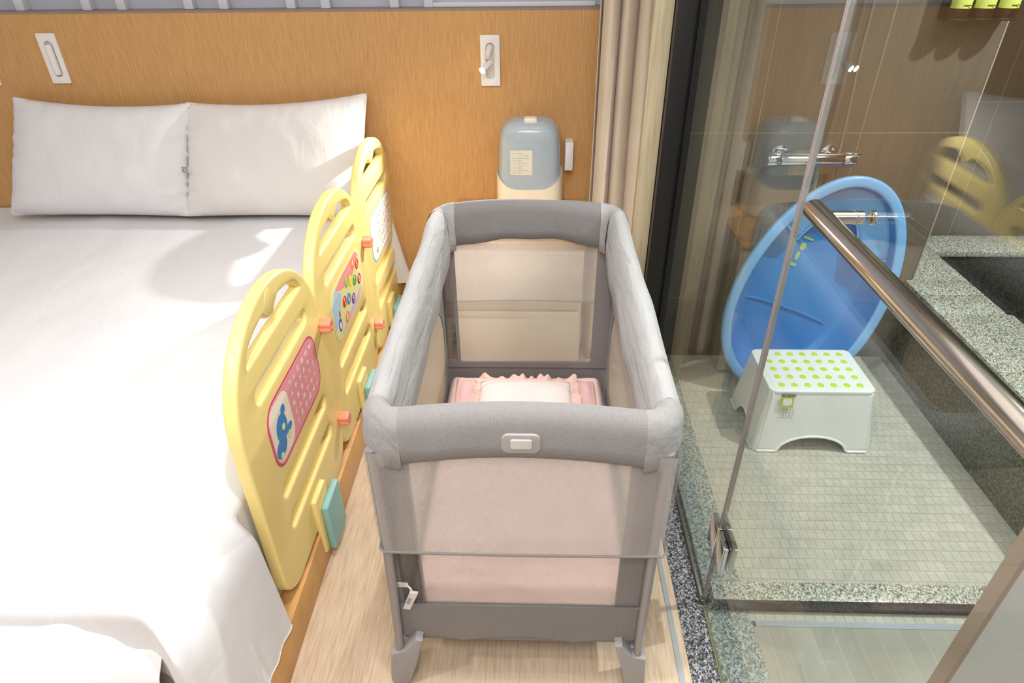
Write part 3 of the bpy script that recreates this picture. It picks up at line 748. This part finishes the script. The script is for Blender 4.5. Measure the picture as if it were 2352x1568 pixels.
# corner quarter patches
# buckles
DZ = Vector((0,0,-.030))
bk = MB(); bk.box((-.268,.8115,.343),(-.246,.8135,.357), .0008)
bk.tube([(-.250,.812,.352),(-.241,.806,.348),(-.236,.802,.335)], .0022, 8)
bk.mesh([(-.262,.808,.285),(-.247,.808,.283),(-.226,.806,.338),(-.242,.806,.342),(-.262,.802,.285),(-.247,.802,.283),(-.226,.800,.338),(-.242,.800,.342)],
        [(0,1,2,3),(4,7,6,5),(0,4,5,1),(1,5,6,2),(2,6,7,3),(3,7,4,0)])
b_ = bk.build('buckle', M['buckle'], cot, smooth=False)
MB().box((-.249,.7985,.306),(-.243,.7999,.325), .0005, mat=Matrix.Rotation(math.radians(20), 4, 'Y')).build('slot', M['foot'], b_, smooth=False)
for o_ in (b_,): o_.location = (0,.006,-.030)
bk = MB(); bk.box((-.254,1.712,.365),(-.236,1.714,.382), .0008)
bk.mesh([(-.255,1.714,.305),(-.240,1.714,.302),(-.228,1.714,.350),(-.244,1.714,.356),(-.255,1.718,.305),(-.240,1.718,.302),(-.228,1.718,.350),(-.244,1.718,.356)],
        [(0,1,2,3),(4,7,6,5),(0,4,5,1),(1,5,6,2),(2,6,7,3),(3,7,4,0)])
bk.build('buckle', M['buckle_shade'], cot, smooth=False)
# side pocket tab inside right
m = MB()
m.grid(lambda u, v: Vector((X1c-.004-.006*math.sin(u*3.1), 1.02+.085*u, .60-.10*v*math.sin(.4+u*2.3))), 14, 10); m.build('tab', M['cot_fab'], cot)

# cot bedding
mb = thing('cot_mattress', 'pale pink sheeted mattress lying inside the travel cot', 'mattress', (-.02,1.25,.15))
def matt(u, v):
    x = -.262+.482*u; y = .830+.852*v
    ex = min(u, 1-u)*.462; ey = min(v, 1-v)*.842; e = min(ex, ey)
    z = .174+.040*(1-max(0, 1-e/.022)**2.2)
    z += .004*noise.noise(Vector((x*9, y*7, 1)))*sm(e/.03) + .004*abs(noise.noise(Vector((x*22, y*13, 5))))*sm(e/.02)
    z += .010*sm((1.0-y)/.12)*noise.noise(Vector((x*12, y*34, 9)))
    return Vector((x, y, z))
m = MB(); m.grid(matt, 90, 130); m.build('sheet_top', M['pink'], mb, angle=180)
MB().box((-.249,.841,.1725),(.207,1.677,.198), .008).build('pad', M['pink_w'], mb)
cp = thing('cot_pillow', 'small pale pink pillow with ruffled edge at the head of the cot', 'pillow', (-.005,1.44,.215))
def cpil(sgn):
    def g(u, v):
        a, b = u*2-1, v*2-1; x = -.020+.137*a*(1-.04*b*b); y = 1.455+.125*b*(1-.05*a*a)
        pf = (max(0, 1-a**4)*max(0, 1-b**4))**.6
        return Vector((x, y, .242+sgn*.030*pf*(1 if sgn > 0 else .8)+.02*(b+1)*.5+.002*noise.noise(Vector((a*3, b*3, 1)))))
    return g
m = MB(); m.grid(cpil(1), 40, 40); m.grid(cpil(-1), 40, 40); bmesh.ops.remove_doubles(m.bm, verts=m.bm.verts, dist=.0008)
m.build('case', M['pink_w'], cp, angle=80)
m = MB()
def ruff(u, v):
    s = u*4; k = int(s) % 4; q = s-int(s); rr = .122
    P4 = [(-1,-1),(1,-1),(1,1),(-1,1)]; a = P4[k]; b = P4[(k+1) % 4]
    cx = a[0]*(1-q)+b[0]*q; cy = a[1]*(1-q)+b[1]*q
    nl = math.hypot(cx, cy); dx, dy = cx/nl, cy/nl
    w = (.030+.010*noise.noise(Vector((u*40, 0, 2))))*v; ph = u*2*math.pi*38+3*math.sin(u*31)
    return Vector((-.020+cx*rr*1.1+dx*w, 1.455+cy*rr+dy*w, .243+.02*(cy+1)*.5 + v*(.007*math.sin(ph)+.006*math.sin(ph*.37+1)+.006*noise.noise(Vector((u*60, v, 3))))))
m.grid(ruff, 420, 6, cu=True); m.build('ruffle', M['lace'], cp, angle=180)
bl = thing('folded_blanket', 'rumpled pink quilt edge showing around the cot pillow', 'blanket', (-.02,1.5,.21))
def blk(u, v):
    x = -.235+.43*u; y = 1.30+.345*v; e = min(min(u,1-u)*.43, min(v,1-v)*.345)
    return Vector((x, y, .2165+.016*sm(e/.03)+.006*noise.noise(Vector((x*14, y*12, 3)))*sm(e/.02)+.004*abs(noise.noise(Vector((x*30, y*26, 6))))))
m = MB(); m.grid(blk, 60, 50); q = m.build('quilt', weave('pink_quilt', (236,192,192), .9, .0014, .08, .2, .05), bl, angle=180)
q.modifiers.new('s', 'SOLIDIFY').thickness = .002

# ------------------------------------------------------------------ nightstand & steriliser
nst = thing('nightstand', 'beige nightstand behind the travel cot under the bottle steriliser', 'nightstand', (.0,2.17,0))
MB().box((-.285,1.985,.02),(.172,YW-.002,.514), .003).build('body', M['night'], nst)
MB().box((-.290,1.978,.514),(.178,YW-.002,.534), .003).build('top', M['oak_bed'], nst)
MB().box((-.275,1.976,.28),(.162,1.985,.50), .002).build('drawer', M['night'], nst)
MB().box((-.275,1.976,.05),(.162,1.985,.27), .002).build('drawer', M['night'], nst)
MB().box((-.27,2.0,.0),(.145,2.36,.02)).build('plinth', M['oak_bed'], nst)
stz = thing('bottle_steriliser', 'cream bottle steriliser with a smoky blue lid on the nightstand', 'steriliser', (-.012,2.27,.534))
def supershape(cx, cy, w, d, zs, p=3.6, nu=56):
    """stack of superellipse rings: zs = list of (z or fn, scale)"""
    def f(u, v):
        i = v*(len(zs)-1); k = min(int(i), len(zs)-2); q = i-k
        z0, s0 = zs[k]; z1, s1 = zs[k+1]; s = s0*(1-q)+s1*q
        t = u*2*math.pi; c, sn = math.cos(t), math.sin(t)
        x = cx+w*s*math.copysign(abs(c)**(2/p), c); y = cy+d*s*math.copysign(abs(sn)**(2/p), sn)
        za = z0(x) if callable(z0) else z0; zb = z1(x) if callable(z1) else z1
        return Vector((x, y, za*(1-q)+zb*q))
    return f
cut = lambda x: .640+.050*abs((x+.0145)/.115)**4
m = MB(); m.grid(supershape(-.0145,2.27,.1165,.088,[(.5345,.0),(.5345,.94),(.539,.98),(.575,1.0),(cut,.985),(cut,.94),(.60,.92)]), 72, 40, cu=True); m.build('base', M['cream'], stz, angle=60)
m = MB(); m.grid(supershape(-.0145,2.27,.1165,.088,[(lambda x: cut(x)-.004,.938),(.72,.925),(.78,.90),(.815,.87),(.838,.80),(.852,.68),(.860,.50),(.865,.25),(.866,.0)]), 72, 48, cu=True); m.build('lid', M['lid'], stz, angle=60)
m = MB(); m.grid(supershape(-.0145,2.27,.1165,.088,[(.60,.0),(.60,.86),(.775,.85),(.805,.84),(.81,.3),(.81,0)]), 60, 24, cu=True); m.build('inner_tray', M['lidband'], stz, angle=60)
MB().box((-.034,2.225,.850),(.012,2.262,.874), .008, 3).build('lid_handle', M['cream'], stz)
sl = [(curve_mesh([rrect(-.080,.692,-.004,.778,.003)], .0006, mapping=XZ(2.1885)), M['paper'])]
for r in range(9):
    z = .767-r*.0083; w = random.uniform(.035, .066); x0 = -.076 if r != 1 else -.055
    mt_ = M['red_txt'] if r == 5 else M['dark_txt']
    if r in (1,): mt_ = M['dark_txt']
    sl.append((text_mesh('ㅡㅣㅏ ㅓㅇㅁ ㅅㅡㅁㅇ ㄴㅡㄱㅣㅅ'[:int(w*220)], .0062, (lambda xx, zz: lambda v: Vector((xx+v.x, 2.1877-v.z, zz+v.y)))(x0, z), align='LEFT'), mt_))
join_meshes('instruction_label', sl, stz)
ws = thing('wall_socket', 'white box-shaped plug on the headboard right of the steriliser', 'socket', (.13,2.36,.72))
MB().box((.112,2.315,.665),(.142,YW-.0005,.765), .004).build('body', M['whitep'], ws)

# ------------------------------------------------------------------ reading lamps
def plate(t, xc, zc):
    MB_ = curve_mesh([rrect(xc-.032,zc-.080,xc+.032,zc+.080,.003), rrect(xc-.016,zc-.060,xc+.016,zc+.058,.0155)], .003, .001, 1, XZ(YW-.0045))
    link('plate', MB_, M['whitep'], t)
    lp = rrect(xc-.0165,zc-.0605,xc+.0165,zc+.0585,.0155)
    link('recess', curve_mesh([lp], .0008, 0, 0, XZ(YW-.0012)), M['greyp'], t, smooth=False)
l1 = thing('reading_lamp', 'white recessed reading lamp folded flat in its wall plate, unlit, above the left pillow', 'reading lamp', (-1.666,YW,1.042), 'recessed reading lamps')
plate(l1, -1.666, 1.042)
MB().cyl((-1.666,YW-.010,1.088),(-1.666,YW-.010,.990),.0115,24,.004).build('lamp_head', M['whitep'], l1)
l2 = thing('reading_lamp', 'lit white reading lamp swung out of its wall plate, left of the curtain', 'reading lamp', (-.150,YW,1.027), 'recessed reading lamps')
plate(l2, -.150, 1.027)
lp_ = Vector((-.172, YW-.085, 1.012)); ld_ = Vector((-.62, -.72, -.42)).normalized()
MB().tube([(-.150,YW-.006,1.070),(-.152,YW-.022,1.064),(-.157,YW-.045,1.046)], [.010,.0105,.009], 20).build('arm', M['whitep'], l2)
hdm = MB(); hdm.cyl(lp_-ld_*.045, lp_, .0105, 24, .002); hdm.build('lamp_head', M['whitep'], l2)
MB().cyl(lp_+ld_*.0003, lp_+ld_*.004, .0102, 20, .001).build('lamp_lens', M['lamp'], l2)
l3 = thing('reading_lamp', 'white wall plate corner cut off by the left edge of the picture', 'reading lamp', (-1.918,YW,1.04), 'recessed reading lamps')
plate(l3, -1.922, 1.036)

# ------------------------------------------------------------------ shower contents
tub = thing('baby_bathtub', 'blue plastic baby bathtub leaning upright against the shower wall', 'baby bathtub', (.93,1.9,0))
ax_long = Vector((.215, 0, .61)).normalized()
cen = Vector((.935, 1.925, .385))
lean = .17
def tubmap(p, q, d):    # p across, q along, d depth (behind the rim)
    ex = Vector((ax_long.z, 0, -ax_long.x)); el = Vector((ax_long.x, 0, ax_long.z))
    b = cen + ex*p + el*q
    y = b.y + (b.z-.385)*lean
    d *= .85
    return Vector((b.x - 0*d, y + d, b.z - d*lean*.6))
def egg(t, s=1, grow=0):
    c, sn = math.cos(t), math.sin(t)
    w = .258*(1-.10*sn); l = .385
    return (math.copysign(abs(c)**.94, c)*(w*s+grow), math.copysign(abs(sn)**.96, sn)*(l*s+grow))
def tub_surf(rings, n=80):
    def f(u, v):
        i = v*(len(rings)-1); k = min(int(i), len(rings)-2); q = i-k
        g = rings[k][0]*(1-q)+rings[k+1][0]*q; d = rings[k][1]*(1-q)+rings[k+1][1]*q
        a = egg(u*2*math.pi, 1, g)
        if g < -.2: a = (a[0], a[1])
        return tubmap(a[0], a[1], d)
    return f
m = MB(); m.grid(tub_surf([(-.022,.020),(-.034,.006),(-.034,.0),(-.030,-.004),(-.010,-.006),(-.002,-.003),(0,.006),(-.002,.020),(-.006,.021)]), 96, 18, cu=True); m.build('rim', M['tubrim'], tub, angle=60)
def inner(u, v):
    prof = [(-.034,.004),(-.040,.03),(-.052,.075),(-.066,.105),(-.085,.122),(-.12,.128),(-.18,.130),(-.2445,.130)]
    i = v*(len(prof)-1); k = min(int(i), len(prof)-2); q = i-k
    g = prof[k][0]*(1-q)+prof[k+1][0]*q; d = prof[k][1]*(1-q)+prof[k+1][1]*q
    t = u*2*math.pi
    if g > -.13: a = egg(t, 1, g)
    else:
        a0 = egg(t, 1, -.12); s = (g+.2445)/(.1245); a = (a0[0]*s, a0[1]*s)
    return tubmap(a[0], a[1], d)
m = MB(); m.grid(inner, 96, 40, cu=True); o = m.build('basin', M['tub'], tub, angle=60); o.modifiers.new('s', 'SOLIDIFY').thickness = -.003
# head rest with two compartments at the top
def hr(u, v):
    a = math.radians(28+124*u); e = egg(a, 1, -.040-.085*v)
    return tubmap(e[0], e[1], .035+.045*v)
m = MB(); m.grid(hr, 30, 8); o = m.build('head_shelf', plain('mid_blue_shelf', (110,172,232), .3), tub, angle=60); o.modifiers.new('s', 'SOLIDIFY').thickness = .004
m = MB()
for s in (28, 152): 
    m.tube([tubmap(*egg(math.radians(s), 1, -.040-.085*t/6), .033+.045*t/6) for t in range(7)], .004, 8)
m.tube([tubmap(*egg(math.radians(28+124*t/24), 1, -.125), .078) for t in range(25)], .004, 8)
m.build('shelf_edge', M['tubrim'], tub)
m = MB(); m.tube([tubmap(.15*math.cos(t/14*math.pi)*1, -.12+.012*math.sin(t/14*math.pi), .126) for t in range(15)], .005, 8); m.build('moulded_rib', M['tub'], tub)
pm = []
for (a, b, r1, r2) in ((-.055,.105,.010,.014),(-.058,.070,.007,.016),(-.05,.135,.022,.004),(-.062,.038,.018,.006)):
    pm.append((curve_mesh([circ(a, b, r1, 14, r2)], .0003, mapping=lambda v: tubmap(v.x, v.y, .1275-v.z)), M['tubpr']))
join_meshes('printed_motif', pm, tub)

# step stool
ss = thing('step_stool', 'white plastic step stool with lime dots standing before the blue tub', 'step stool', (.89,1.70,0))
SX0, SX1, SY0, SY1, SH = .735, 1.045, 1.603, 1.822, .222
BX0, BX1, BY0, BY1 = .706, 1.074, 1.570, 1.842
def side(a, b, A, B, arch_w, nm, outn):
    """side wall from top edge a-b to bottom edge A-B with an arch cut out"""
    a, b, A, B = map(Vector, (a, b, A, B)); n = 60; rows = 14
    m = MB()
    def arch(u):
        q = abs(u-.5)/(arch_w/2)
        return .25*math.sqrt(max(0, 1-q*q)) if q < 1 else 0
    def f(u, v):
        vb = 1-arch(u)
        vv = v*vb
        top = a.lerp(b, u); bot = A.lerp(B, u)
        return top.lerp(bot, vv)
    m.grid(f, n, rows); o = m.build(nm, M['stool'], ss, angle=180); o.modifiers.new('s', 'SOLIDIFY').thickness = .003
    m = MB(); m.tube([f(i/(n-1), 1)+outn*.002+Vector((0,0,.0035)) for i in range(n)], .0045, 8); m.build('foot_lip', M['stool'], ss)
c = .02
side((SX0+c*.2,SY0,SH-.004),(SX1-c*.2,SY0,SH-.004),(BX0+.012,BY0,.0015),(BX1-.012,BY0,.0015), .63, 'front_wall', Vector((0,-1,0)))
side((SX1-c*.2,SY1,SH-.004),(SX0+c*.2,SY1,SH-.004),(BX1-.012,BY1,.0015),(BX0+.012,BY1,.0015), .63, 'rear_wall', Vector((0,1,0)))
side((SX0,SY1-c*.2,SH-.004),(SX0,SY0+c*.2,SH-.004),(BX0,BY1-.012,.0015),(BX0,BY0+.012,.0015), .5, 'side_wall', Vector((-1,0,0)))
side((SX1,SY0+c*.2,SH-.004),(SX1,SY1-c*.2,SH-.004),(BX1,BY0+.012,.0015),(BX1,BY1-.012,.0015), .5, 'side_wall', Vector((1,0,0)))
for (x0,y0,x1,y1) in ((BX0,BY0,SX0,SY0),(BX1,BY0,SX1,SY0),(BX0,BY1,SX0,SY1),(BX1,BY1,SX1,SY1)):
    sx = 1 if x0 < .9 else -1; sy = 1 if y0 < 1.7 else -1
    m = MB(); m.tube([(x0+sx*.011,y0+sy*.011,.002),(x0+sx*.0115,y0+sy*.0115,.03),(x1+sx*.009,y1+sy*.009,SH-.012)], [.0115,.0105,.009], 20)
    m.build('corner_post', M['stool'], ss)
top = link('step_top', curve_mesh([rrect(SX0-.002,SY0-.002,SX1+.002,SY1+.002,.018)], .003, .004, 3, lambda v: Vector((v.x, v.y, SH-.007+v.z))), M['stool'], ss)
dot = None
for r in range(5):
    for q in range(7):
        x = SX0+.036+q*.0398; y = SY0+.026+r*.042
        if dot is None:
            dot = MB().cyl((0,0,0),(0,0,.0012),.0105,16,.0005).build('grip_dot', M['lime'], top); first = dot
            dot.location = (x, y, SH-.0002)
        else:
            d = first.copy(); C.objects.link(d); d.location = (x, y, SH-.0002)
def fw(v, off=.0):  # onto the sloping front wall
    z = v.y; k = (SH-z)/SH; return Vector((v.x, SY0+(BY0-SY0)*k-.0095-v.z-off, z))
sk = [(curve_mesh([rrect(.762,.166,.803,.207,.001)], .0003, mapping=lambda v: fw(v)), M['lime_lab']),
      (curve_mesh([rrect(.763,.205,.806,.213,.001)], .0003, mapping=lambda v: fw(v, .0004)), M['dark_txt']),
      (curve_mesh([rrect(.770,.175,.797,.198,.006)], .0003, mapping=lambda v: fw(v, .0007)), COL['white'])]
for r in range(4):
    sk.append((text_mesh('ㅡㅁㅣㅇㅅ', .0105, (lambda zz: lambda v: fw(Vector((.762+v.x, zz+v.y, v.z)), .0004))(.158-r*.0088), align='LEFT'), M['dark_txt']))
sk.append((text_mesh('STEPSTOOL'[:0] or 'ㅣㅂㅡㅣㅁ', .008, lambda v: fw(Vector((.767+v.x, .209+v.y, v.z)), .0008), align='LEFT'), COL['white']))
join_meshes('product_sticker', sk, ss)

# mixer tap
tp = thing('shower_mixer', 'chrome horizontal bar shower mixer on the taupe tiled wall', 'tap', (.87,2.05,.79))
m = MB(); m.cyl((.775,2.05,.79),(.965,2.05,.79),.021,32,.002); m.build('body', M['chrome'], tp)
m = MB(); m.cyl((.732,2.05,.79),(.772,2.05,.79),.0235,32,.003); m.build('left_knob', M['chrome'], tp)
m = MB(); m.cyl((.968,2.05,.79),(1.005,2.05,.79),.0235,32,.003); m.box((.99,2.028,.806),(1.012,2.06,.816), .002); m.build('right_knob', M['chrome'], tp)
for x in (.79, .945):
    m = MB(); m.cyl((x,2.065,.79),(x,YS-.006,.79),.012,20); m.cyl((x,YS-.008,.79),(x,YS-.0005,.79),.030,28,.003); m.build('wall_flange', M['chrome'], tp)
m = MB(); m.tube([(.90,2.05,.77),(.90,2.05,.74),(.905,2.045,.66),(.935,2.05,.60),(.960,2.06,.66),(.962,2.075,.9),(.955,2.085,1.1),(.955,2.085,1.35)], .0055, 10); m.build('hose', plain('grey_hose', (150,146,142), .3, metal=.6), tp)

# soap dispensers
dr = thing('dispenser_rack', 'dark brown wall rack holding three toiletry bottles', 'rack', (1.25,2.08,1.18))
m = MB()
for x in (1.185,1.250,1.315): m.cyl((x,2.067,1.183),(x,2.067,1.190),.033,28,.002)
m.box((1.155,2.085,1.183),(1.345,YS-.0005,1.20)); m.box((1.155,2.10,1.20),(1.345,YS-.0005,1.42)); m.build('holder', M['bottle'], dr)
for i, x in enumerate((1.185,1.250,1.315)):
    b = thing('toiletry_bottle', 'brown bottle with lime label in the wall rack, ' + ['leftmost of three', 'middle of three', 'rightmost of three'][i], 'bottle', (x,2.067,1.1905), 'toiletry bottles')
    m = MB(); m.cyl((x,2.067,1.1905),(x,2.067,1.40),.028,28,.003); m.cyl((x,2.067,1.40),(x,2.067,1.43),.009); m.build('body', M['bottle'], b)
    m = MB()
    m.grid(lambda u, v: Vector((x+.0285*math.cos(math.radians(190+160*u)), 2.067+.0285*math.sin(math.radians(190+160*u)), 1.214+.14*v)), 20, 2); lb = m.build('label', M['blabel'], b)
    join_meshes('small_print', [(curve_mesh([rrect(-.012,-.0012,.012,.0012,.0005)], .0002, mapping=lambda v: Vector((x+.006+v.x, 2.0375-v.z, 1.222+v.y))), M['dark_txt'])], lb)

# ------------------------------------------------------------------ lights
def area(name, loc, size, power, col=(1,1,1), rot=(0,0,0), sy=None, spread=None):
    l = bpy.data.lights.new(name, 'AREA'); l.size = size; l.energy = power; l.color = col
    if sy: l.shape = 'RECTANGLE'; l.size_y = sy
    if spread: l.spread = math.radians(spread)
    o = bpy.data.objects.new(name, l); o.location = loc; o.rotation_euler = rot; C.objects.link(o); return o
def spot(name, loc, target, power, angle=70, blend=.4, r=.04, col=(1,1,1)):
    l = bpy.data.lights.new(name, 'SPOT'); l.energy = power; l.spot_size = math.radians(angle); l.spot_blend = blend; l.shadow_soft_size = r; l.color = col
    o = bpy.data.objects.new(name, l); o.location = loc
    o.rotation_euler = (Vector(target)-Vector(loc)).to_track_quat('-Z', 'Y').to_euler(); C.objects.link(o); return o
area('ambient_fill', (-.9,.6,2.37), 2.6, 16, (1,.985,.97), sy=2.2)  # unseen overhead panel added as soft ambient fill
area('fill_behind_camera', (-.05,-.35,2.2), .8, 27, (1,.98,.965), rot=(math.radians(30),0,0), sy=.5)  # unseen fill added behind the camera to lift the camera-facing sides
spot('downlight_bed', (-1.4,.15,2.33), (-1.05,.75,.5), 44, 95, .9, .05, (1,.98,.95))
spot('downlight_floor', (-.08,.68,2.33), (-.02,1.05,0), 58, 90, .7, .04, (1,.97,.94))
spot('downlight_shower', (1.75,1.3,2.33), (1.1,1.35,0), 165, 86, .5, .03, (1,.985,.96))
area('bath_fill', (1.3,.9,2.37), .8, 12, (1,.985,.96))  # unseen fill added to brighten the bath side
spot('reading_lamp_beam', tuple(lp_+ld_*.012), tuple(lp_+ld_*.012+Vector((-.55,-.80,-.22))), 36, 122, .45, .008, (1,.97,.92))

w = bpy.data.worlds.new('w'); sc.world = w; w.use_nodes = True
w.node_tree.nodes['Background'].inputs[0].default_value = (.9,.93,1,1); w.node_tree.nodes['Background'].inputs[1].default_value = .3

# ------------------------------------------------------------------ camera (from the photograph's vanishing points)
PX, PY, F = 1176., 784., 1494.98
dY = Vector((1230-PX, -203-PY, F)).normalized(); dZ = -Vector((1205-PX, 3050-PY, F)).normalized()
dX = dY.cross(dZ).normalized(); dZ = dX.cross(dY).normalized()
# camera axes in world: right, up, back
right = Vector((dX.x, dY.x, dZ.x)); up = -Vector((dX.y, dY.y, dZ.y)); back = -Vector((dX.z, dY.z, dZ.z))
R = Matrix((right, up, back)).transposed()
cam = bpy.data.cameras.new('cam'); cam.sensor_width = 36; cam.lens = F/2352*36; cam.clip_start = .02
co = bpy.data.objects.new('cam', cam); co.matrix_world = Matrix.Translation((0,0,H)) @ R.to_4x4(); C.objects.link(co); sc.camera = co
sc.view_settings.view_transform = 'Standard'; sc.view_settings.look = 'None'; sc.view_settings.exposure = 0; sc.view_settings.gamma = 1
sc.view_settings.use_curve_mapping = False
sc.cycles.max_bounces = 10; sc.cycles.transparent_max_bounces = 24
